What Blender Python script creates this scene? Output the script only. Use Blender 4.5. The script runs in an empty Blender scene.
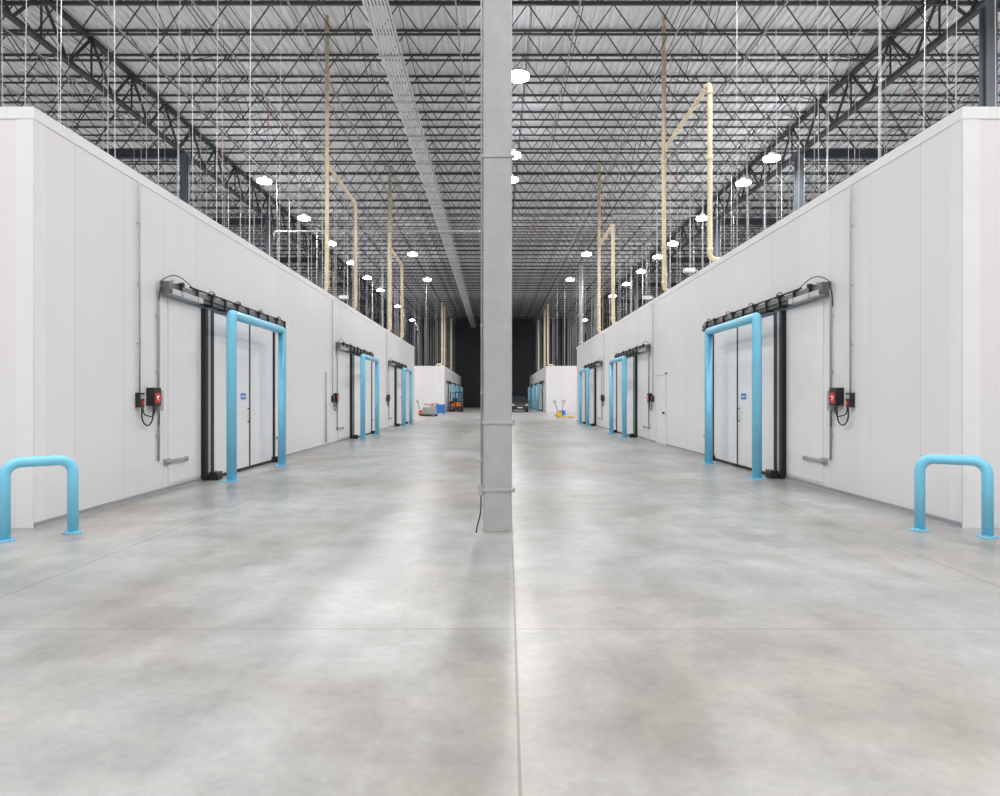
import bpy, math, random
from mathutils import Vector, Matrix
random.seed(4)
S = bpy.context.scene
COL = S.collection

# ------------------------------------------------------------------ materials
def nodes(m):
    m.use_nodes = True
    return m.node_tree.nodes, m.node_tree.links
def mat(name, col, rough=0.5, metal=0.0, var=0.06, scale=3.0, emit=None, estr=0, coat=0, bump=0.0):
    m = bpy.data.materials.new(name)
    n, l = nodes(m)
    b = n['Principled BSDF']
    tc = n.new('ShaderNodeTexCoord'); no = n.new('ShaderNodeTexNoise')
    no.inputs['Scale'].default_value = scale; no.inputs['Detail'].default_value = 4
    l.new(tc.outputs['Object'], no.inputs['Vector'])
    r = n.new('ShaderNodeValToRGB')
    r.color_ramp.elements[0].position = 0.3; r.color_ramp.elements[1].position = 0.7
    r.color_ramp.elements[0].color = (*[c*(1-var) for c in col], 1)
    r.color_ramp.elements[1].color = (*[min(1, c*(1+var)) for c in col], 1)
    l.new(no.outputs['Fac'], r.inputs['Fac']); l.new(r.outputs['Color'], b.inputs['Base Color'])
    b.inputs['Roughness'].default_value = rough; b.inputs['Metallic'].default_value = metal
    b.inputs['Coat Weight'].default_value = coat
    if bump:
        bp = n.new('ShaderNodeBump'); bp.inputs['Strength'].default_value = bump
        l.new(no.outputs['Fac'], bp.inputs['Height']); l.new(bp.outputs['Normal'], b.inputs['Normal'])
    if emit:
        b.inputs['Emission Color'].default_value = (*emit, 1)
        b.inputs['Emission Strength'].default_value = estr
    return m

M = {}
M['steel_dark'] = mat('joist_paint_dark', (0.040, 0.043, 0.046), 0.55)
M['girder'] = mat('girder_paint', (0.035, 0.038, 0.042), 0.55)
M['beam'] = mat('beam_paint_slate', (0.06, 0.07, 0.08), 0.6)
M['deck'] = mat('white_metal_deck', (0.74, 0.75, 0.77), 0.5)
M['colgrey'] = mat('column_grey_paint', (0.38, 0.39, 0.40), 0.42, scale=6)
M['coldark'] = mat('column_slate_paint', (0.12, 0.14, 0.16), 0.5)
M['galv'] = mat('galvanised_steel', (0.55, 0.56, 0.57), 0.4, 0.6)
M['rack'] = mat('rack_galvanised', (0.70, 0.71, 0.72), 0.45, 0.1)
M['conduit'] = mat('conduit_grey', (0.42, 0.42, 0.43), 0.45, 0.3)
M['rod'] = mat('hanger_rod', (0.60, 0.61, 0.63), 0.4, 0.2)
M['cream'] = mat('cream_pipe', (0.72, 0.60, 0.42), 0.5, var=0.12)
M['grout'] = mat('base_grout', (0.42, 0.39, 0.33), 0.8, var=0.15)
M['blue'] = mat('safety_blue_paint', (0.20, 0.61, 0.84), 0.3, var=0.04, coat=0.2)
M['black'] = mat('black_rubber', (0.014, 0.014, 0.015), 0.6)
M['blackm'] = mat('black_metal', (0.03, 0.03, 0.032), 0.4, 0.4)
M['white'] = mat('door_white', (0.80, 0.80, 0.815), 0.4, var=0.02)
M['trimw'] = mat('trim_white', (0.80, 0.80, 0.81), 0.45, var=0.02)
M['boxgrey'] = mat('enclosure_grey', (0.35, 0.36, 0.37), 0.5)
M['railgrey'] = mat('rail_dark_grey', (0.16, 0.165, 0.17), 0.4, 0.4)
M['red'] = mat('red_paint', (0.65, 0.03, 0.02), 0.4)
M['yellow'] = mat('yellow_paint', (0.80, 0.50, 0.03), 0.4)
M['orange'] = mat('orange_plastic', (0.80, 0.20, 0.03), 0.5)
M['bluesign'] = mat('blue_sign', (0.03, 0.20, 0.60), 0.4)
M['white_lbl'] = mat('white_label', (0.85, 0.85, 0.85), 0.4)
M['curb'] = mat('curb_grey', (0.30, 0.31, 0.33), 0.5)
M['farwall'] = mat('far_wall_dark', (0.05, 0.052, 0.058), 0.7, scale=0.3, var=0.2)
M['sidewall'] = mat('side_wall_grey', (0.35, 0.36, 0.38), 0.7, scale=0.5)
M['roof'] = mat('cold_room_roof', (0.75, 0.75, 0.75), 0.6)
M['carpaint'] = mat('car_paint', (0.02, 0.022, 0.028), 0.2, 0.5, coat=1)
M['glass'] = mat('dark_glass', (0.02, 0.025, 0.03), 0.08)
M['tyre'] = mat('tyre', (0.02, 0.02, 0.02), 0.8)
M['chrome'] = mat('chrome', (0.7, 0.7, 0.7), 0.15, 1)
M['lens'] = mat('led_lens', (1, 1, 1), 0.4, emit=(1, 0.985, 0.96), estr=40)
M['headl'] = mat('head_lamp', (0.6, 0.6, 0.6), 0.1)

# insulated panel wall: vertical tongue-and-groove seams along object Y (side) or X (end)
def panel_mat(name, axis, pitch=1.14, off=0.0):
    m = bpy.data.materials.new(name); n, l = nodes(m); b = n['Principled BSDF']
    tc = n.new('ShaderNodeTexCoord'); sx = n.new('ShaderNodeSeparateXYZ')
    l.new(tc.outputs['Object'], sx.inputs[0])
    a = n.new('ShaderNodeMath'); a.operation = 'ADD'; a.inputs[1].default_value = 500*pitch - off
    l.new(sx.outputs[axis], a.inputs[0])
    d = n.new('ShaderNodeMath'); d.operation = 'DIVIDE'; d.inputs[1].default_value = pitch; l.new(a.outputs[0], d.inputs[0])
    f = n.new('ShaderNodeMath'); f.operation = 'FRACT'; l.new(d.outputs[0], f.inputs[0])
    r = n.new('ShaderNodeValToRGB'); cr = r.color_ramp
    cr.elements[0].position = 0.0; cr.elements[0].color = (0.70,)*3 + (1,)
    cr.elements[1].position = 0.014; cr.elements[1].color = (1, 1, 1, 1)
    l.new(f.outputs[0], r.inputs['Fac'])
    # panel tone variation
    fl = n.new('ShaderNodeMath'); fl.operation = 'FLOOR'; l.new(d.outputs[0], fl.inputs[0])
    wn = n.new('ShaderNodeTexWhiteNoise'); wn.noise_dimensions = '1D'; l.new(fl.outputs[0], wn.inputs['W'])
    mr = n.new('ShaderNodeMapRange'); mr.inputs['To Min'].default_value = 0.955; mr.inputs['To Max'].default_value = 1.0
    l.new(wn.outputs['Value'], mr.inputs['Value'])
    no = n.new('ShaderNodeTexNoise'); no.inputs['Scale'].default_value = 0.8; no.inputs['Detail'].default_value = 3
    l.new(tc.outputs['Object'], no.inputs['Vector'])
    mr2 = n.new('ShaderNodeMapRange'); mr2.inputs['To Min'].default_value = 0.96; mr2.inputs['To Max'].default_value = 1.03
    l.new(no.outputs['Fac'], mr2.inputs['Value'])
    mm = n.new('ShaderNodeMath'); mm.operation = 'MULTIPLY'; l.new(mr.outputs[0], mm.inputs[0]); l.new(mr2.outputs[0], mm.inputs[1])
    mx = n.new('ShaderNodeMix'); mx.data_type = 'RGBA'; mx.blend_type = 'MULTIPLY'; mx.inputs['Factor'].default_value = 1
    mx.inputs[6].default_value = (0.785, 0.772, 0.785, 1); l.new(r.outputs['Color'], mx.inputs[7])
    vm = n.new('ShaderNodeVectorMath'); vm.operation = 'SCALE'; l.new(mx.outputs[2], vm.inputs[0]); l.new(mm.outputs[0], vm.inputs['Scale'])
    l.new(vm.outputs[0], b.inputs['Base Color'])
    b.inputs['Roughness'].default_value = 0.42
    return m
M['panelY'] = panel_mat('insulated_panel_side', 'Y', off=8.45)
M['panelX'] = panel_mat('insulated_panel_end', 'X', off=0.3)

def floor_mat():
    m = bpy.data.materials.new('polished_concrete'); n, l = nodes(m); b = n['Principled BSDF']
    tc = n.new('ShaderNodeTexCoord')
    def noise(scale, detail, rough=0.55, dist=0.0, sc=(1, 1, 1), off=(0, 0, 0)):
        mp = n.new('ShaderNodeMapping'); mp.inputs['Scale'].default_value = sc; mp.inputs['Location'].default_value = off
        l.new(tc.outputs['Object'], mp.inputs['Vector'])
        t = n.new('ShaderNodeTexNoise'); t.inputs['Scale'].default_value = scale; t.inputs['Detail'].default_value = detail
        t.inputs['Roughness'].default_value = rough; t.inputs['Distortion'].default_value = dist
        l.new(mp.outputs[0], t.inputs['Vector']); return t.outputs['Fac']
    def ramp(src, a, ca, bb, cb):
        r = n.new('ShaderNodeValToRGB'); r.color_ramp.elements[0].position = a; r.color_ramp.elements[0].color = (*ca, 1)
        r.color_ramp.elements[1].position = bb; r.color_ramp.elements[1].color = (*cb, 1); l.new(src, r.inputs['Fac']); return r.outputs['Color']
    def mix(mode, fac, a, bb):
        x = n.new('ShaderNodeMix'); x.data_type = 'RGBA'; x.blend_type = mode
        if isinstance(fac, (int, float)): x.inputs['Factor'].default_value = fac
        else: l.new(fac, x.inputs['Factor'])
        l.new(a, x.inputs[6]); l.new(bb, x.inputs[7]); return x.outputs[2]
    big = ramp(noise(0.45, 5, 0.55, 0.3, off=(3.1, 7.7, 0)), 0.34, (0.285, 0.287, 0.285), 0.66, (0.41, 0.412, 0.41))
    warm = ramp(noise(0.55, 6, 0.55, 0.4, sc=(1, 0.7, 1), off=(11, 2, 0)), 0.46, (1, 1, 1), 0.72, (0.83, 0.775, 0.70))
    c = mix('MULTIPLY', 1.0, big, warm)
    mid = ramp(noise(2.1, 7, 0.60), 0.25, (0.78, 0.78, 0.78), 0.75, (1.22, 1.22, 1.22))
    c = mix('MULTIPLY', 1.0, c, mid)
    fine = ramp(noise(14, 6, 0.65), 0.25, (0.88, 0.88, 0.88), 0.75, (1.12, 1.12, 1.12))
    c = mix('MULTIPLY', 0.9, c, fine)
    # faint trowel / tyre drag streaks
    sc = ramp(noise(1.0, 6, 0.55, 0.3, sc=(2.4, 0.45, 1), off=(5, 1, 0)), 0.46, (1, 1, 1), 0.76, (0.80, 0.79, 0.775))
    c = mix('MULTIPLY', 0.8, c, sc)
    # joints
    sx = n.new('ShaderNodeSeparateXYZ'); l.new(tc.outputs['Object'], sx.inputs[0])
    def math_(op, a, b2=None, v=None):
        k = n.new('ShaderNodeMath'); k.operation = op
        l.new(a, k.inputs[0])
        if b2 is not None: l.new(b2, k.inputs[1])
        if v is not None: k.inputs[1].default_value = v
        return k.outputs[0]
    def grid(src, pitch, off, w):
        a = math_('ADD', src, v=pitch*100 - off + pitch/2)
        a = math_('MODULO', a, v=pitch)
        a = math_('SUBTRACT', a, v=pitch/2)
        a = math_('ABSOLUTE', a)
        return math_('LESS_THAN', a, v=w)
    sk = math_('MULTIPLY', sx.outputs['Y'], v=-0.02)
    xs = math_('ADD', sx.outputs['X'], sk)
    j1 = math_('MULTIPLY', grid(xs, 3.86, 0.045, 0.007), v=0.70)
    j2 = math_('MULTIPLY', grid(sx.outputs['Y'], 4.05, 4.33, 0.008), v=0.42)
    jf = math_('MAXIMUM', j1, j2)
    dk = n.new('ShaderNodeRGB'); dk.outputs[0].default_value = (0.12, 0.10, 0.075, 1)
    c = mix('MIX', jf, c, dk.outputs[0])
    l.new(c, b.inputs['Base Color'])
    rr = n.new('ShaderNodeMapRange'); rr.inputs['To Min'].default_value = 0.25; rr.inputs['To Max'].default_value = 0.40
    l.new(noise(0.9, 5, 0.55, 0.2), rr.inputs['Value']); l.new(rr.outputs[0], b.inputs['Roughness'])
    b.inputs['Specular IOR Level'].default_value = 0.5
    bp = n.new('ShaderNodeBump'); bp.inputs['Strength'].default_value = 0.04; bp.inputs['Distance'].default_value = 0.02
    l.new(noise(6, 4, 0.6), bp.inputs['Height']); l.new(bp.outputs['Normal'], b.inputs['Normal'])
    return m
M['floor'] = floor_mat()

# ------------------------------------------------------------------ mesh builder
class B:
    def __init__(s, name):
        s.name = name; s.v = []; s.f = []; s.mi = []; s.sm = []; s.mats = []
    def m(s, k):
        if k not in s.mats: s.mats.append(k)
        return s.mats.index(k)
    def face(s, idx, k, sm=False):
        s.f.append(idx); s.mi.append(s.m(k)); s.sm.append(sm)
    def box(s, x0, x1, y0, y1, z0, z1, k):
        if x0 > x1: x0, x1 = x1, x0
        if y0 > y1: y0, y1 = y1, y0
        if z0 > z1: z0, z1 = z1, z0
        o = len(s.v)
        s.v += [(x0,y0,z0),(x1,y0,z0),(x1,y1,z0),(x0,y1,z0),(x0,y0,z1),(x1,y0,z1),(x1,y1,z1),(x0,y1,z1)]
        for q in ((0,3,2,1),(4,5,6,7),(0,1,5,4),(1,2,6,5),(2,3,7,6),(3,0,4,7)):
            s.face([o+i for i in q], k)
        return s
    def prism(s, pts, x0, x1, k):   # pts in (y,z), extruded along x
        o = len(s.v); n = len(pts)
        for x in (x0, x1):
            for (y, z) in pts: s.v.append((x, y, z))
        s.face([o+i for i in range(n)], k); s.face([o+n+i for i in reversed(range(n))], k)
        for i in range(n):
            j = (i+1) % n
            s.face([o+i, o+n+i, o+n+j, o+j], k)
    def tube(s, pts, r, k, n=8, fillet=0.0, seg=6, caps=True):
        P = [Vector(p) for p in pts]
        if fillet > 0 and len(P) > 2:
            Q = [P[0]]
            for i in range(1, len(P)-1):
                a, c, b = P[i-1], P[i], P[i+1]
                d1 = (a-c); d2 = (b-c)
                fl = min(fillet, d1.length*0.49, d2.length*0.49)
                d1.normalize(); d2.normalize()
                ang = d1.angle(d2)
                if ang > 3.1: Q.append(c); continue
                p1 = c + d1*fl; p2 = c + d2*fl
                rad = fl*math.tan(ang/2)
                cen = c + (d1+d2).normalized()*(rad/math.sin(ang/2))
                v1 = p1-cen; v2 = p2-cen
                tot = v1.angle(v2); ax = v1.cross(v2).normalized()
                for t in range(seg+1):
                    Q.append(cen + Matrix.Rotation(tot*t/seg, 3, ax) @ v1)
            Q.append(P[-1]); P = Q
        o = len(s.v)
        t = (P[1]-P[0]).normalized()
        up = Vector((0, 0, 1)) if abs(t.z) < 0.9 else Vector((0, 1, 0))
        u = t.cross(up).normalized()
        prev = t
        for i, p in enumerate(P):
            if i == 0: tt = (P[1]-P[0]).normalized()
            elif i == len(P)-1: tt = (P[-1]-P[-2]).normalized()
            else: tt = ((P[i+1]-p).normalized() + (p-P[i-1]).normalized()).normalized()
            q = prev.rotation_difference(tt); u = (q @ u); u = (u - tt*u.dot(tt)).normalized(); prev = tt
            w = tt.cross(u)
            for j in range(n):
                a = 2*math.pi*(j+0.5)/n
                s.v.append(tuple(p + (u*math.cos(a) + w*math.sin(a))*r))
        for i in range(len(P)-1):
            for j in range(n):
                jj = (j+1) % n
                s.face([o+i*n+j, o+i*n+jj, o+(i+1)*n+jj, o+(i+1)*n+j], k, n > 5)
        if caps:
            s.face([o+j for j in reversed(range(n))], k)
            e = o+(len(P)-1)*n
            s.face([e+j for j in range(n)], k)
        return s
    def make(s, parent=None, bevel=0, loc=None, rotz=None):
        me = bpy.data.meshes.new(s.name)
        me.from_pydata(s.v, [], s.f)
        for k in s.mats: me.materials.append(M[k])
        me.polygons.foreach_set('material_index', s.mi)
        me.polygons.foreach_set('use_smooth', s.sm)
        me.update()
        ob = bpy.data.objects.new(s.name, me); COL.objects.link(ob)
        if parent: ob.parent = parent
        if loc: ob.location = loc
        if rotz: ob.rotation_euler[2] = rotz
        if bevel:
            md = ob.modifiers.new('bevel', 'BEVEL'); md.width = bevel; md.segments = 2; md.limit_method = 'ANGLE'
        return ob
def empty(name, loc=(0, 0, 0)):
    e = bpy.data.objects.new(name, None); COL.objects.link(e); e.location = loc; e.empty_display_size = 0.2
    return e

# ------------------------------------------------------------------ dimensions
XL, XR = -5.33, 5.40
Y0, Y1 = 7.7, 44.0
YB0, YB1 = 70.0, 104.0
HW = 4.85
YEND, YREAR = 112.0, -16.0
XS = 46.0
DECK = 14.85

# ------------------------------------------------------------------ shell
b = B('floor'); b.box(-XS, XS, YREAR, YEND, -0.2, 0, 'floor'); b.make()
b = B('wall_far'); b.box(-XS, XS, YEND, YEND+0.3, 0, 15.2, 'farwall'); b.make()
b = B('wall_rear'); b.box(-XS, XS, YREAR-0.3, YREAR, 0, 15.2, 'roof'); b.make()
b = B('wall_outer_left'); b.box(-XS-0.3, -XS, YREAR, YEND, 0, 15.2, 'sidewall'); b.make()
b = B('wall_outer_right'); b.box(XS, XS+0.3, YREAR, YEND, 0, 15.2, 'sidewall'); b.make()
# corrugated deck
b = B('ceiling'); x = -XS; prof = []
while x < XS:
    prof += [(x, DECK), (x+0.12, DECK), (x+0.16, DECK+0.08), (x+0.26, DECK+0.08)]; x += 0.30
prof.append((XS, DECK))
for (px, pz) in prof: b.v += [(px, YREAR, pz), (px, YEND, pz)]
for i in range(len(prof)-1): b.face([2*i, 2*i+1, 2*i+3, 2*i+2], 'deck')
b.make()

def cold_room(tag, s, X, ya, yb):
    xo = s*45.8
    b = B('wall_%s' % tag); b.box(X, X+s*0.15, ya, yb, 0, HW, 'panelY'); b.make()
    b = B('wall_%s_front' % tag); b.box(X+s*0.15, xo, ya, ya+0.15, 0, HW, 'panelX'); b.make()
    b = B('wall_%s_back' % tag); b.box(X+s*0.15, xo, yb-0.15, yb, 0, HW, 'panelX'); b.make()
    b = B('ceiling_%s_cold_room' % tag); b.box(X+s*0.15, xo, ya+0.15, yb-0.15, HW-0.2, HW-0.01, 'roof'); b.make()
    # cap flashing and corner angles
    b = B('trim_%s_cap' % tag)
    b.box(X-s*0.012, X+s*0.30, ya-0.012, yb+0.012, HW-0.13, HW+0.012, 'trimw')
    b.box(X+s*0.30, xo, ya-0.012, ya+0.3, HW-0.13, HW+0.012, 'trimw')
    b.make(bevel=0.006)
    b = B('trim_%s_corner' % tag)
    b.box(X-s*0.004, X+s*0.0, ya-0.004, ya+0.20, 0.0, HW-0.13, 'trimw')
    b.box(X-s*0.004, X+s*0.20, ya-0.006, ya, 0.0, HW-0.13, 'trimw')
    b.make()
    return
cold_room('left', -1, XL, Y0, Y1)
cold_room('right', 1, XR, Y0, Y1)
cold_room('left_far', -1, XL, YB0, YB1)
cold_room('right_far', 1, XR, YB0, YB1)

# ------------------------------------------------------------------ doors
def door(num, s, X, g0, rail0, rail1, far, post0, post1, Xp, detail=True):
    U = lambda u: X - s*u
    e = empty('door_%d' % num, (X, (g0+far)/2, 0))
    def fin(b, bevel=0):
        o = b.make(bevel=bevel); o.parent = e; o.matrix_parent_inverse = Matrix.Translation(e.location).inverted()
        return o
    mid = (g0+0.36+far)/2 + 0.1
    b = B('leaf')
    b.box(U(0.02), U(0.11), g0+0.34, mid-0.03, 0.04, 3.08, 'white')
    b.box(U(0.02), U(0.11), mid+0.03, far-0.09, 0.04, 3.08, 'white')
    b.box(U(0.0), U(0.02), g0, far, 0.0, 3.1, 'galv')
    fin(b, 0.006)
    b = B('parked_liner')
    b.box(U(0.0), U(0.02), rail0+0.25, g0-0.02, 0.10, 3.12, 'white'); fin(b, 0.004)
    b = B('gasket')
    b.box(U(0.0), U(0.10), g0, g0+0.11, 0.02, 3.12, 'black')
    b.box(U(0.0), U(0.10), g0+0.11, g0+0.21, 0.02, 3.12, 'conduit')
    b.box(U(0.0), U(0.11), g0+0.21, g0+0.33, 0.02, 3.12, 'black')
    b.box(U(0.0), U(0.118), mid-0.03, mid+0.03, 0.04, 3.08, 'black')
    b.box(U(0.0), U(0.14), far-0.09, far, 0.02, 3.12, 'black')
    b.box(U(0.06), U(0.12), g0+0.34, far-0.09, 0.0, 0.06, 'black')
    fin(b, 0.004)
    b = B('header_rail')
    b.box(U(0.0), U(0.03), rail0, rail1, 3.12, 3.38, 'boxgrey')
    b.box(U(0.03), U(0.15), rail0, rail1, 3.26, 3.35, 'railgrey')
    b.box(U(0.04), U(0.16), rail0+0.02, rail1-0.02, 3.18, 3.24, 'blackm')
    yy = rail0+0.35; i = 0
    while yy < rail1:
        b.box(U(0.0), U(0.19), yy, yy+0.035, 3.16, 3.38, 'blackm')
        if i % 2 == 0:
            b.tube([(U(0.14), yy+0.02, 3.36), (U(0.21), yy+0.02, 3.36)], 0.04, 'black', 10)
        yy += 0.6; i += 1
    b.box(U(0.03), U(0.19), rail0+0.05, rail0+1.15, 3.16, 3.25, 'galv')
    b.box(U(0.02), U(0.16), rail0-0.02, rail0+0.10, 3.17, 3.36, 'railgrey')
    b.tube([(U(0.12), rail0+0.8, 3.39), (U(0.12), rail1-0.1, 3.39)], 0.018, 'blackm', 8)
    fin(b, 0.004)
    b = B('hanger_cables')
    pts = []
    for i in range(13):
        t = i/12
        pts.append((U(0.10), rail0-0.10+1.15*t, 3.37 + 0.15*math.sin(math.pi*t)*(1.2-t*0.6)))
    b.tube(pts, 0.008, 'black', 6)
    b.tube([(U(0.10), rail0-0.10, 3.37), (U(0.05), rail0-0.12, 3.15), (U(0.03), rail0-0.10, 2.95)], 0.008, 'black', 6, fillet=0.08)
    for k in range(4):
        y = rail0 + 1.7 + k*(rail1-rail0-2.1)/3
        b.tube([(U(0.11), y-0.2, 3.36), (U(0.12), y-0.1, 3.45), (U(0.12), y+0.06, 3.46), (U(0.11), y+0.18, 3.36)], 0.009, 'black', 6, fillet=0.06)
    fin(b)
    b = B('floor_guides')
    b.box(U(0.02), U(0.28), g0+0.10, g0+0.26, 0.0, 0.10, 'black')
    b.box(U(0.06), U(0.24), g0+0.14, g0+0.40, 0.0, 0.14, 'blackm')
    b.box(U(0.02), U(0.26), far-0.18, far+0.06, 0.0, 0.12, 'black')
    b.box(U(0.0), U(0.07), rail0+0.12, rail0+0.80, 0.45, 0.49, 'boxgrey')
    b.box(U(0.0), U(0.03), rail0+0.10, rail0+0.30, 0.42, 0.52, 'boxgrey')
    b.box(U(0.0), U(0.09), rail0+0.78, rail0+0.82, 0.43, 0.50, 'boxgrey')
    b.box(U(0.0), U(0.06), far+0.45, far+0.95, 0.52, 0.56, 'boxgrey')
    fin(b, 0.005)
    b = B('sign_and_handle')
    b.box(U(0.11), U(0.114), mid-0.50, mid-0.22, 1.47, 1.60, 'bluesign')
    b.box(U(0.114), U(0.116), mid-0.46, mid-0.26, 1.52, 1.545, 'white_lbl')
    b.tube([(U(0.10), mid-0.12, 1.0), (U(0.16), mid-0.12, 1.0), (U(0.16), mid-0.12, 1.28), (U(0.10), mid-0.12, 1.28)], 0.012, 'blackm', 8, fillet=0.03)
    fin(b)
    # goal-post guard
    b = B('door_guard')
    r = 0.088
    H = 3.10
    b.tube([(Xp, post0, 0.018), (Xp, post0, H-r), (Xp, post1, H-r), (Xp, post1, 0.018)], r, 'blue', 20, fillet=0.05, seg=3)
    for y in (post0, post1):
        b.box(Xp-0.14, Xp+0.14, y-0.14, y+0.14, 0.0, 0.018, 'blue')
        for dx in (-0.11, 0.11):
            for dy in (-0.11, 0.11):
                b.tube([(Xp+dx, y+dy, 0.018), (Xp+dx, y+dy, 0.04)], 0.013, 'galv', 8)
    b.make()
    return

door(1, -1, XL, 12.06, 10.60, 16.5, 15.75, 12.05, 14.9, -4.76)
door(2, -1, XL, 24.4, 22.3, 28.6, 28.2, 24.0, 26.9, -4.76)
door(3, -1, XL, 35.2, 33.2, 39.2, 38.8, 34.8, 37.7, -4.76)
door(4, 1, XR, 12.33, 10.70, 16.9, 16.2, 12.40, 15.2, 4.87)
door(5, 1, XR, 25.2, 23.1, 29.4, 29.0, 25.1, 27.9, 4.87)
door(6, 1, XR, 35.4, 33.4, 39.5, 39.0, 35.0, 38.0, 4.87)
k = 7
for (s, X, Xp) in ((-1, XL, -4.76), (1, XR, 4.87)):
    for y in (75.0, 84.0, 94.0):
        door(k, s, X, y, y-2, y+4, y+3.6, y-0.1, y+2.7, Xp); k += 1

# ------------------------------------------------------------------ wall base curbs (gaps at doors)
def curb(tag, s, X, spans):
    b = B('baseboard_%s' % tag)
    for (a, c) in spans:
        b.box(X-s*0.035, X-s*0.0, a, c, 0.0, 0.06, 'curb')
        b.box(X-s*0.065, X-s*0.035, a, c, 0.0, 0.015, 'galv')
    return b.make()
curb('left', -1, XL, [(Y0, 12.03), (15.86, 24.38), (28.3, 35.17), (38.9, Y1)])
curb('right', 1, XR, [(Y0, 12.3), (16.31, 20.9), (22.2, 25.17), (29.1, 35.37), (39.1, Y1)])
curb('left_far', -1, XL, [(YB0, 74.9)]); curb('right_far', 1, XR, [(YB0, 74.9)])

# ------------------------------------------------------------------ control panels with conduits
def control(s, X, y, yc, full=True):
    U = lambda u: X - s*(u+0.003)
    e = empty('door_control_panel', (X, y, 1.5))
    def fin(b, bevel=0):
        o = b.make(bevel=bevel); o.parent = e; o.matrix_parent_inverse = Matrix.Translation(e.location).inverted()
    b = B('enclosure')
    b.box(U(0.0), U(0.12), y-0.09, y+0.13, 1.38, 1.66, 'blackm')
    b.box(U(0.12), U(0.127), y-0.05, y+0.09, 1.42, 1.58, 'red')
    b.tube([(U(0.12), y+0.02, 1.50), (U(0.15), y+0.02, 1.50)], 0.035, 'white_lbl', 14)
    b.tube([(U(0.15), y+0.02, 1.50), (U(0.175), y+0.02, 1.50)], 0.028, 'red', 14)
    b.box(U(0.0), U(0.07), y-0.40, y-0.27, 1.36, 1.58, 'blackm')
    b.box(U(0.0), U(0.08), y+0.17, y+0.28, 1.30, 1.62, 'boxgrey')
    fin(b, 0.008)
    b = B('buttons')
    b.box(U(0.07), U(0.078), y-0.38, y-0.29, 1.49, 1.55, 'boxgrey')
    b.box(U(0.07), U(0.09), y-0.36, y-0.31, 1.40, 1.45, 'red')
    b.tube([(U(0.06), y-0.33, 1.37), (U(0.06), y-0.33, 1.15), (U(0.06), y-0.15, 1.06), (U(0.06), y, 1.16), (U(0.06), y, 1.4)], 0.011, 'black', 8, fillet=0.1)
    b.tube([(U(0.05), y-0.28, 1.37), (U(0.05), y-0.26, 1.25), (U(0.05), y+0.05, 1.2), (U(0.05), y+0.08, 1.4)], 0.010, 'black', 8, fillet=0.09)
    b.tube([(U(0.04), y+0.23, 1.32), (U(0.04), y+0.22, 1.10), (U(0.03), yc, 1.02)], 0.010, 'black', 8, fillet=0.06)
    fin(b)
    b = B('conduits')
    b.tube([(U(0.03), y-0.33, 1.56), (U(0.03), y-0.33, HW-0.14)], 0.013, 'conduit', 8)
    b.tube([(U(0.03), yc, 0.5), (U(0.03), yc, 3.25), (U(0.03), yc+0.45, 3.42)], 0.018, 'conduit', 8, fillet=0.1)
    for z in (0.9, 1.9, 2.8):
        b.box(U(0.0), U(0.035), yc-0.04, yc+0.04, z, z+0.025, 'galv')
    for z in (2.3, 3.2, 4.1):
        b.box(U(0.0), U(0.03), y-0.36, y-0.30, z, z+0.02, 'galv')
    fin(b)
control(-1, XL, 10.27, 10.5)
control(-1, XL, 22.1, 22.4)
control(-1, XL, 33.0, 33.3)
control(1, XR, 10.40, 10.66)
control(1, XR, 23.0, 23.3)
control(1, XR, 33.2, 33.5)

b = B('wall_conduit')
b.tube([(XL+0.04, 20.9, 0.1), (XL+0.04, 20.9, 2.3)], 0.02, 'conduit', 8); b.make()
b = B('door_13')
b.box(XR-0.03, XR, 21.0, 22.1, 0.02, 2.25, 'white'); b.box(XR-0.05, XR, 20.94, 21.0, 0.0, 2.3, 'trimw'); b.box(XR-0.05, XR, 22.1, 22.16, 0.0, 2.3, 'trimw')
b.box(XR-0.05, XR, 20.94, 22.16, 2.25, 2.31, 'trimw'); b.box(XR-0.09, XR-0.03, 21.1, 21.2, 1.0, 1.06, 'blackm'); b.make()

# ------------------------------------------------------------------ hoop bollards
def hoop(p, q, H=0.87, r=0.055):
    b = B('hoop_bollard'); p = Vector(p); q = Vector(q)
    b.tube([(p.x, p.y, 0.010), (p.x, p.y, H-r), (q.x, q.y, H-r), (q.x, q.y, 0.010)], r, 'blue', 22, fillet=0.14, seg=10)
    for c in (p, q):
        b.tube([(c.x, c.y, 0.0), (c.x, c.y, 0.014)], 0.10, 'blue', 28)
        for a in range(4):
            t = math.pi/4 + a*math.pi/2
            b.tube([(c.x+0.08*math.cos(t), c.y+0.08*math.sin(t), 0.012), (c.x+0.08*math.cos(t), c.y+0.08*math.sin(t), 0.028)], 0.010, 'galv', 8)
    b.make()
hoop((-5.15, 7.0), (-4.71, 7.44))
hoop((4.83, 7.58), (5.32, 7.2))

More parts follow.
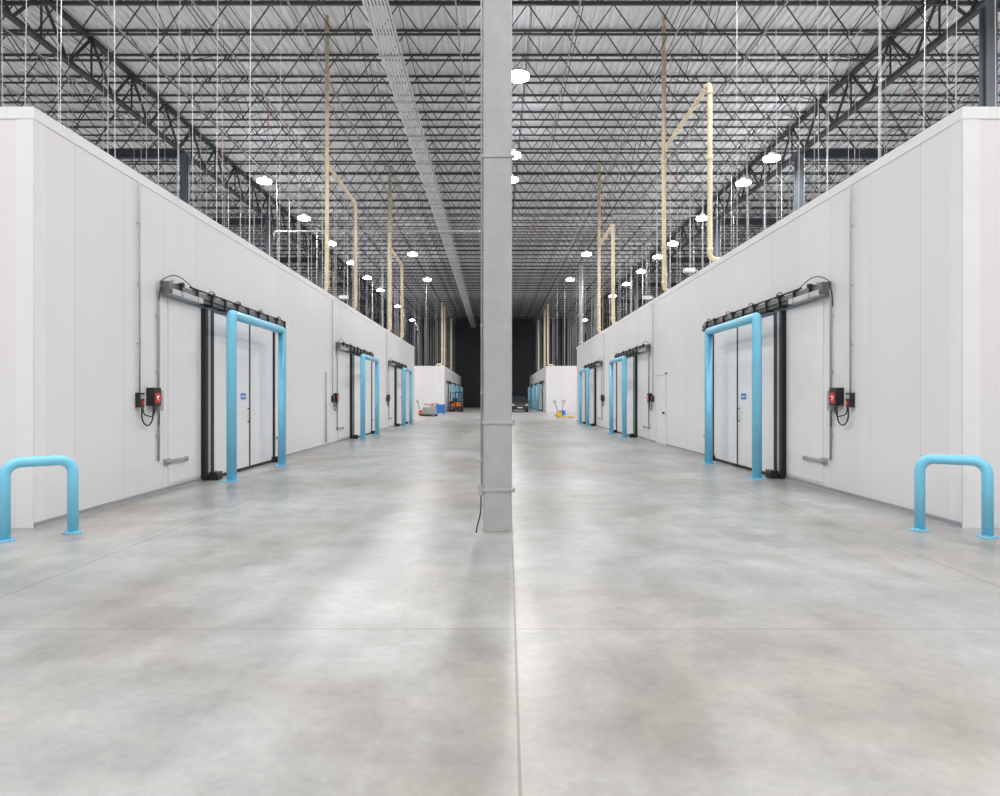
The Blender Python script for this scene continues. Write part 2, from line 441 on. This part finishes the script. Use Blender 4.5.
# ------------------------------------------------------------------ columns
cx, cy, hw = 0.028, 7.56, 0.161
def main_column(y, near):
    e = empty('steel_column', (cx, y, 0))
    def fin(b, bevel=0):
        o = b.make(bevel=bevel); o.parent = e; o.matrix_parent_inverse = Matrix.Translation(e.location).inverted()
    b = B('shaft'); b.box(cx-hw, cx+hw, y-hw, y+hw, 0.0, 13.08, 'colgrey'); fin(b, 0.022)
    b = B('bands')
    for z in (0.46, 1.21, 4.17, 7.4, 10.4):
        b.box(cx-hw-0.010, cx+hw+0.010, y-hw-0.010, y+hw+0.010, z, z+0.035, 'colgrey')
        b.box(cx+hw+0.010, cx+hw+0.03, y-hw-0.015, y-hw+0.03, z-0.01, z+0.045, 'boxgrey')
    fin(b, 0.004)
    b = B('base_grout'); b.box(cx-hw-0.01, cx+hw+0.02, y-hw-0.015, y+hw+0.02, 0.0, 0.010, 'grout'); fin(b)
    if near:
        b = B('conduit_and_box')
        x = cx-hw-0.016
        b.tube([(x, y-hw+0.03, 0.50), (x, y-hw+0.03, 13.0)], 0.013, 'conduit', 8)
        z = 0.8
        while z < 13:
            b.box(x-0.017, cx-hw, y-hw+0.012, y-hw+0.048, z, z+0.015, 'conduit'); z += 0.75
        b.box(x-0.035, cx-hw, y-hw-0.005, y-hw+0.09, 0.42, 0.53, 'boxgrey')
        b.tube([(x-0.005, y-hw+0.02, 0.44), (x-0.01, y-hw+0.02, 0.22), (x-0.05, y-hw+0.0, 0.07), (x-0.06, y-hw-0.03, 0.01)], 0.008, 'blackm', 8, fillet=0.05)
        fin(b)
for i in range(9):
    main_column(cy + 12.2*i, i == 0)

for i in range(9):
    y = 7.4 + 12.2*i
    for X in (-14.8, 14.5, -29.6, 29.0):
        z0 = HW if (Y0+0.5 < y < Y1+0.3 or YB0+0.5 < y < YB1-0.5) else 0
        if abs(y - Y1) < 0.4: y -= 0.4
        b = B('roof_column')
        b.box(X-0.16, X+0.16, y-0.16, y-0.135, z0, 13.05, 'coldark')
        b.box(X-0.16, X+0.16, y+0.135, y+0.16, z0, 13.05, 'coldark')
        b.box(X-0.012, X+0.012, y-0.135, y+0.135, z0, 13.05, 'coldark')
        b.box(X-0.2, X+0.2, y-0.2, y+0.2, 13.05, 13.09, 'coldark')
        b.make()

# ------------------------------------------------------------------ roof structure
b = B('roof_joists')
TOP, BOT = 14.74, 13.72
y = -12.0; joist_y = []
while y < YEND-1:
    joist_y.append(y)
    b.box(-XS, XS, y-0.045, y+0.045, TOP+0.02, TOP+0.08, 'steel_dark')
    b.box(-XS, XS, y-0.04, y+0.04, BOT-0.03, BOT+0.025, 'steel_dark')
    x = -XS+0.3
    p = 0.72; up = True
    while x+p < XS:
        z0, z1 = (BOT, TOP) if up else (TOP, BOT)
        b.tube([(x, y, z0), (x+p, y, z1)], 0.023, 'steel_dark', 4, caps=False)
        x += p; up = not up
    y += 1.72
b.make()
b = B('joist_bridging')
for X in [-43+ 3.05*i for i in range(29)]:
    if abs(X) < 0.4: X += 0.8
    b.tube([(X, -12, BOT-0.03), (X, YEND-1, BOT-0.03)], 0.018, 'steel_dark', 4)
    b.tube([(X+0.1, -12, TOP-0.02), (X+0.1, YEND-1, TOP-0.02)], 0.018, 'steel_dark', 4)
for X in [-36.6+6.1*i for i in range(13)]:
    for i in range(len(joist_y)-1):
        a, c = joist_y[i], joist_y[i+1]
        b.tube([(X+1.2, a, BOT), (X+1.2, c, TOP)], 0.016, 'steel_dark', 4, caps=False)
        b.tube([(X+1.2, a, TOP), (X+1.2, c, BOT)], 0.016, 'steel_dark', 4, caps=False)
b.make()
def girder(X):
    b = B('truss_girder')
    zb, zt = 13.1, 14.62
    w = 0.11
    b.box(X-w, X+w, -12, YEND-1, zb, zb+0.11, 'girder')
    b.box(X-w, X+w, -12, YEND-1, zt-0.0, zt+0.1, 'girder')
    y = -12.0; p = 1.35; up = True
    while y+p < YEND-1:
        z0, z1 = (zb+0.05, zt+0.05) if up else (zt+0.05, zb+0.05)
        b.tube([(X, y, z0), (X, y+p, z1)], 0.055, 'girder', 4)
        if up: b.tube([(X, y+p, zb+0.05), (X, y+p, zt)], 0.035, 'girder', 4)
        y += p; up = not up
    b.make()
for X in (-29.6, -14.8, 0.028, 14.5, 29.0): girder(X)
b = B('steel_beam')
for i in range(1, 9):
    y = 7.4+12.2*i
    for (xa, xb) in ((-29.4, -15.05), (14.75, 28.8)):
        b.box(xa, xb, y-0.12, y+0.12, 12.92, 12.95, 'beam'); b.box(xa, xb, y-0.01, y+0.01, 12.95, 13.32, 'beam'); b.box(xa, xb, y-0.12, y+0.12, 13.32, 13.35, 'beam')
b.make()

# conduit rack / trapeze run
b = B('conduit_rack')
for i in range(6):
    x = -3.75+i*0.105
    b.tube([(x, -10, 13.05), (x, 108, 13.05)], 0.038, 'rack', 8)
b.box(-3.86, -3.80, -10, 108, 13.0, 13.08, 'rack'); b.box(-3.15, -3.11, -10, 108, 13.0, 13.08, 'rack')
for y in joist_y[::2]:
    b.box(-3.92, -3.08, y-0.03, y+0.03, 12.95, 13.0, 'galv')
    for x in (-3.89, -3.10): b.tube([(x, y, 12.95), (x, y, BOT)], 0.01, 'galv', 4)
b.make()

# sprinkler branch lines
b = B('sprinkler_pipes')
for X in (-40, -34, -28, -22, -19, -16, -12.3, -9.2, -6.3, -1.2, 2.6, 6.0, 8.9, 12.0, 16.2, 19, 22, 28, 34, 40):
    b.tube([(X, -10, 13.56), (X, 109, 13.56)], 0.028, 'boxgrey', 6)
    y = -8
    while y < 108:
        b.tube([(X, y, 13.56), (X, y, 13.40)], 0.014, 'red', 5); y += 3.4
b.make()
b = B('sprinkler_risers')
for (x, y, z0) in ((-9.2, 27.0, 12.2), (9.0, 33.0, 12.0), (-12.3, 30.0, 12.4), (8.9, 27.5, 12.2), (2.6, 44, 12.4)):
    b.tube([(x, y, 13.5), (x, y, z0)], 0.016, 'red', 6)
b.make()

# hanger rods holding the insulated ceilings
b = B('hanger_rods')
for s, Xw in ((-1, XL), (1, XR)):
    for (ya, yb) in ((Y0, Y1), (YB0, YB1)):
        y = ya+1.2
        while y < yb:
            for dx in (0.9, 3.4, 5.9, 8.4, 10.9, 14.3):
                if y < 20 and dx > 6: continue
                x = Xw + s*(dx + random.uniform(-0.12, 0.12))
                r = 0.0045 if y < 15 else (0.007 if y < 22 else (0.010 if y < 30 else 0.013))
                b.tube([(x, y+random.uniform(-0.2, 0.2), HW+0.065), (x, y, BOT-0.05)], r, 'rod', 4, caps=False)
            y += 2.1
b.make()
b = B('suspension_channels')
for s, Xw in ((-1, XL), (1, XR)):
    for (ya, yb) in ((Y0, Y1), (YB0, YB1)):
        for dx in (0.9, 3.4, 5.9, 8.4, 10.9):
            x = Xw+s*dx
            b.box(x-0.04, x+0.04, ya+0.5, yb-0.5, HW-0.008, HW+0.06, 'galv')
b.make()
b = B('hanging_wires')
for i in range(34):
    s = -1 if i % 2 else 1
    x = s*random.uniform(5.8, 14); y = random.uniform(46, 68)
    b.tube([(x, y, random.uniform(4.2, 6)), (x, y, BOT-0.05)], 0.013, 'rod', 4, caps=False)
b.make()

# ------------------------------------------------------------------ cream pipes
def pipes(name, runs, r=0.07, k='cream'):
    b = B(name)
    for p in runs:
        b.tube(p, r, k, 10, fillet=0.16, seg=5)
        for i in range(len(p)-1):   # couplings
            a, c = Vector(p[i]), Vector(p[i+1]); L = (c-a).length
            if L > 2.5:
                d = (c-a)/L
                t = 2.0
                while t < L-0.5:
                    b.tube([tuple(a+d*t), tuple(a+d*(t+0.14))], r*1.28, k, 10); t += 3.0
                for t in (0.22, L-0.32):
                    b.tube([tuple(a+d*t), tuple(a+d*(t+0.1))], r*1.25, k, 10)
    b.make()
pipes('cream_pipework', [
    [(5.9, 23.3, 14.8), (5.9, 23.3, 5.25), (6.5, 23.3, 5.25), (6.5, 23.3, HW)],
    [(5.9, 23.3, 10.15), (5.9, 18.3, 10.15), (5.9, 18.3, 5.3), (6.55, 18.3, 5.3), (6.55, 18.3, HW)]])
pipes('cream_pipework', [
    [(-5.85, 23.2, 14.8), (-5.85, 23.2, 5.2), (-6.4, 23.2, 5.2), (-6.4, 23.2, HW)],
    [(-5.85, 23.2, 9.65), (-5.85, 27.9, 9.65), (-5.85, 27.9, 5.2), (-6.4, 27.9, 5.2), (-6.4, 27.9, HW)]])
pipes('cream_pipework', [
    [(-5.8, 36.8, 14.6), (-5.8, 36.8, 5.2), (-6.3, 36.8, 5.2), (-6.3, 36.8, HW)],
    [(-5.8, 36.8, 9.8), (-5.8, 41.6, 9.8), (-5.8, 41.6, 5.2), (-6.3, 41.6, 5.2), (-6.3, 41.6, HW)]], 0.09)
pipes('cream_pipework', [
    [(5.9, 37.8, 14.8), (5.9, 37.8, 5.2), (6.5, 37.8, 5.2), (6.5, 37.8, HW)],
    [(5.9, 37.8, 10.15), (5.9, 33.3, 10.15), (5.9, 33.3, 5.2), (6.5, 33.3, 5.2), (6.5, 33.3, HW)]], 0.09)
for (x, y) in ((-5.8, 73.0), (-5.8, 76.5), (-5.8, 88.0), (5.9, 74.5), (5.9, 79.0), (5.9, 90.0)):
    sg = 1 if x > 0 else -1
    pipes('cream_pipework', [[(x, y, 12.0), (x, y, 5.2), (x+sg*0.6, y, 5.2), (x+sg*0.6, y, HW)]], 0.09)
pipes('cross_header_pipe', [[(-11.6, 35.0, 9.8), (-11.6, 35.0, 10.25), (-0.6, 35.0, 10.25), (-0.6, 35.0, 13.6)]], 0.04, 'conduit')
pipes('cross_header_pipe', [[(5.9, 33.3, 10.6), (10.6, 33.3, 10.6), (10.6, 33.3, 10.0)]], 0.035, 'conduit')
pipes('vent_stack', [[(5.62, 43.6, HW+0.01), (5.62, 43.6, 10.3)]], 0.12, 'galv')
for (x, sg, y) in ((XR, -1, 18.0), (XR, -1, 22.9), (XL, 1, 22.8)):
    b = B('wall_flood_light')
    b.box(x+sg*0.02, x+sg*0.30, y-0.10, y+0.10, HW+0.04, HW+0.15, 'white_lbl'); b.tube([(x-sg*0.05, y, HW+0.01), (x-sg*0.05, y, HW+0.10), (x+sg*0.05, y, HW+0.10)], 0.025, 'galv', 8)
    b.make(bevel=0.01)

# ------------------------------------------------------------------ high bay lights
LZ = 12.5
def lamp(x, y, pw=290):
    b = B('high_bay_light')
    b.tube([(0, 0, 0.04), (0, 0, 0.10)], 0.37, 'boxgrey', 24)
    b.tube([(0, 0, 0.10), (0, 0, 0.26)], 0.15, 'boxgrey', 16)
    b.tube([(0, 0, -0.06), (0, 0, 0.04)], 0.36, 'lens', 24)
    b.tube([(0, 0, 0.26), (0, 0, BOT-LZ-0.03)], 0.008, 'galv', 4)
    o = b.make(loc=(x, y, LZ))
    ld = bpy.data.lights.new('lamp', 'AREA'); ld.shape = 'DISK'; ld.size = 0.66; ld.energy = pw*1.09
    ld.color = (1.0, 0.982, 0.965)
    lo = bpy.data.objects.new('led_source', ld); COL.objects.link(lo); lo.parent = o; lo.location = (0, 0, -0.07)
    # added upward fill above the housing, brightens deck and joists; no fixture part
    lu = bpy.data.lights.new('deck_fill', 'AREA'); lu.shape = 'DISK'; lu.size = 0.7; lu.energy = 26
    lu.color = (0.97, 0.985, 1.0)
    uo = bpy.data.objects.new('deck_fill_light', lu); COL.objects.link(uo); uo.parent = o; uo.location = (0, 0, 0.115)
    uo.rotation_euler = (math.pi, 0, 0)
L = []
for y in (-12, -5, 2, 9, 15.5): L += [(-11.7, y, 300), (12.7, y, 300), (-5.6, y+1 if y < 10 else y, 200), (6.2, y+1 if y < 10 else y, 200)]
L += [(0.8, -12, 170), (0.8, -5, 170), (0.8, 2, 150)]
for y in (33.8, 40.8, 47.5, 54.3, 61, 68, 80, 94): L.append((-11.7, y, 320))
for y in (30.6, 34.1, 40.8, 47.6, 52.0, 58, 64.5, 72, 94): L.append((12.7, y, 320))
for y in (22.8, 30.2): L.append((0.8, y, 270))
L += [(0.8, 50.5, 330), (0.8, 33.6, 270), (-6.3, 51, 330), (7.0, 51, 330), (7.0, 62, 330), (-6.3, 62, 330), (0.8, 70, 330), (0.8, 80, 330), (0.8, 90, 330)]  # last three centre lamps are added to brighten the dark far end
for y in (5, 18, 33, 45.5, 60, 76): L += [(-24, y, 330), (24, y, 330)]
for (x, y, p) in L:
    lamp(x, y, p)

# ------------------------------------------------------------------ distant vehicles and equipment
def wheel(b, x, y, z, r, w, k='tyre'):
    b.tube([(x-w/2, y, z), (x+w/2, y, z)], r, k, 20)
    b.tube([(x-w/2-0.01, y, z), (x+w/2+0.01, y, z)], r*0.58, 'chrome', 14)

def car(x, y):
    e = empty('car', (x, y, 0))
    b = B('body')
    prof = [(0, 0.35), (-0.02, 0.75), (0.15, 0.95), (1.15, 1.08), (3.9, 1.1), (4.35, 1.0), (4.5, 0.6), (4.45, 0.35)]
    b.prism(prof, -0.9, 0.9, 'carpaint')
    o = b.make(parent=e, bevel=0.09)
    b = B('cabin')
    lo = [(-0.82, 1.15, 1.06), (0.82, 1.15, 1.06), (0.82, 4.1, 1.08), (-0.82, 4.1, 1.08)]
    hi = [(-0.66, 1.95, 1.68), (0.66, 1.95, 1.68), (0.66, 3.7, 1.66), (-0.66, 3.7, 1.66)]
    o0 = len(b.v); b.v += lo+hi
    b.face([4, 5, 6, 7], 'carpaint'); b.face([0, 1, 5, 4], 'glass'); b.face([1, 2, 6, 5], 'glass'); b.face([2, 3, 7, 6], 'glass'); b.face([3, 0, 4, 7], 'glass')
    b.make(parent=e, bevel=0.04)
    b = B('details')
    for sx in (-1, 1):
        b.box(sx*0.55, sx*0.84, -0.04, 0.05, 0.70, 0.84, 'headl')
        b.box(sx*0.90, sx*1.08, 1.45, 1.55, 1.05, 1.2, 'carpaint')
        b.box(sx*0.6, sx*0.85, 4.42, 4.5, 0.75, 0.9, 'red')
    b.box(-0.5, 0.5, -0.04, 0.02, 0.52, 0.80, 'blackm'); b.box(-0.5, 0.5, -0.05, 0.0, 0.72, 0.75, 'chrome')
    b.box(-0.26, 0.26, -0.05, 0.0, 0.42, 0.52, 'white_lbl')
    b.box(-0.85, 0.85, -0.03, 0.1, 0.25, 0.38, 'blackm')
    b.make(parent=e)
    b = B('wheels')
    for wx in (-0.8, 0.8):
        for wy in (0.9, 3.6): wheel(b, wx, wy, 0.34, 0.34, 0.22)
    b.make(parent=e)
car(2.65, 71)

def forklift(x, y, rot, colk='yellow'):
    e = empty('forklift', (x, y, 0)); e.rotation_euler[2] = rot
    b = B('chassis')
    b.box(-0.5, 0.5, 0.5, 2.2, 0.22, 0.85, colk); b.box(-0.55, 0.55, 1.7, 2.35, 0.3, 1.15, 'blackm'); b.box(-0.5, 0.5, 0.35, 0.6, 0.3, 1.05, colk)
    b.make(parent=e, bevel=0.06)
    b = B('seat'); b.box(-0.25, 0.25, 1.2, 1.65, 0.85, 1.0, 'black'); b.box(-0.25, 0.25, 1.6, 1.72, 1.0, 1.5, 'black'); b.make(parent=e, bevel=0.03)
    b = B('guard')
    for sx in (-0.47, 0.47):
        b.tube([(sx, 0.45, 1.0), (sx, 0.75, 2.1), (sx, 2.0, 2.1), (sx, 2.1, 1.1)], 0.035, 'blackm', 8, fillet=0.1)
    for k in range(7): b.box(-0.47, 0.47, 0.8+k*0.18, 0.84+k*0.18, 2.08, 2.12, 'blackm')
    b.make(parent=e)
    b = B('mast')
    for sx in (-0.36, 0.36): b.box(sx-0.05, sx+0.05, 0.1, 0.25, 0.08, 2.15, 'blackm')
    for z in (0.3, 1.1, 2.1): b.box(-0.36, 0.36, 0.14, 0.2, z, z+0.08, 'blackm')
    b.box(-0.45, 0.45, 0.04, 0.1, 0.15, 0.6, 'blackm')
    for sx in (-0.25, 0.25): b.box(sx-0.06, sx+0.06, -1.0, 0.05, 0.06, 0.10, 'blackm')
    b.make(parent=e)
    b = B('wheels')
    for sx in (-0.48, 0.48): wheel(b, sx, 0.6, 0.30, 0.30, 0.2); wheel(b, sx, 1.95, 0.24, 0.24, 0.18)
    b.make(parent=e)
forklift(-3.9, 72.0, 0.3, 'orange')

def scrubber(x, y, rot, k1, k2):
    e = empty('floor_scrubber', (x, y, 0)); e.rotation_euler[2] = rot
    b = B('tank'); b.prism([(0, 0.15), (0, 0.75), (0.3, 0.95), (0.9, 0.9), (1.1, 0.5), (1.1, 0.15)], -0.33, 0.33, k1); b.make(parent=e, bevel=0.05)
    b = B('deck'); b.box(-0.4, 0.4, -0.1, 0.25, 0.05, 0.2, 'blackm'); b.box(-0.38, 0.38, 1.0, 1.15, 0.03, 0.15, 'black'); b.box(-0.3, 0.3, 0.3, 0.8, 0.9, 1.0, k2); b.make(parent=e, bevel=0.02)
    b = B('handle'); b.tube([(-0.28, 1.0, 0.85), (-0.28, 1.35, 1.05), (0.28, 1.35, 1.05), (0.28, 1.0, 0.85)], 0.02, 'black', 8, fillet=0.06); b.make(parent=e)
    b = B('wheels')
    for sx in (-0.3, 0.3): wheel(b, sx, 0.6, 0.13, 0.13, 0.06)
    b.make(parent=e)
scrubber(-5.6, 53.5, -0.6, 'boxgrey', 'red')

def pallet_jack(x, y, rot, k='red'):
    b = B('pallet_jack')
    for sx in (-0.2, 0.2): b.box(sx-0.08, sx+0.08, -1.1, 0.1, 0.06, 0.12, k)
    b.box(-0.28, 0.28, 0.05, 0.2, 0.08, 0.45, k)
    b.tube([(0, 0.2, 0.3), (0, 0.5, 1.15)], 0.025, 'black', 8)
    b.tube([(-0.15, 0.5, 1.15), (-0.12, 0.56, 1.32), (0.12, 0.56, 1.32), (0.15, 0.5, 1.15), (-0.15, 0.5, 1.15)], 0.018, 'black', 8, fillet=0.04)
    b.tube([(-0.06, 0.22, 0.09), (0.06, 0.22, 0.09)], 0.09, 'tyre', 14)
    for sx in (-0.2, 0.2): b.tube([(sx-0.05, -0.95, 0.04), (sx+0.05, -0.95, 0.04)], 0.04, 'tyre', 10)
    b.make(loc=(x, y, 0), rotz=rot)
pallet_jack(-6.2, 57.0, 2.3, 'orange'); pallet_jack(5.0, 51.0, 0.9, 'yellow'); pallet_jack(5.6, 56.0, -0.4, 'bluesign')

def bin_(x, y, k):
    b = B('storage_tote')
    b.box(-0.4, 0.4, -0.3, 0.3, 0.12, 0.9, k); b.box(-0.43, 0.43, -0.33, 0.33, 0.86, 0.93, k)
    for z in (0.3, 0.5, 0.7): b.box(-0.405, 0.405, -0.305, 0.305, z, z+0.03, 'blackm')
    for sx in (-0.3, 0.3):
        for sy in (-0.22, 0.22): b.tube([(sx-0.02, sy, 0.06), (sx+0.02, sy, 0.06)], 0.06, 'tyre', 10)
    b.make(loc=(x, y, 0), bevel=0.01)
bin_(-4.9, 60, 'bluesign'); bin_(-6.6, 66, 'boxgrey')

# ------------------------------------------------------------------ world, camera
w = bpy.data.worlds.new('World'); S.world = w; w.use_nodes = True
w.node_tree.nodes['Background'].inputs[0].default_value = (0.8, 0.85, 0.9, 1)
w.node_tree.nodes['Background'].inputs[1].default_value = 0.3

cam = bpy.data.cameras.new('camera'); cam.lens = 24.0; cam.sensor_width = 36; cam.sensor_fit = 'HORIZONTAL'
cam.shift_x = 0.005; cam.clip_end = 400
co = bpy.data.objects.new('camera', cam); COL.objects.link(co)
co.location = (0, 0, 1.5); co.rotation_euler = (math.radians(90), 0, 0)
S.camera = co
S.view_settings.view_transform = 'Standard'
S.view_settings.look = 'None'
S.view_settings.exposure = 0.0
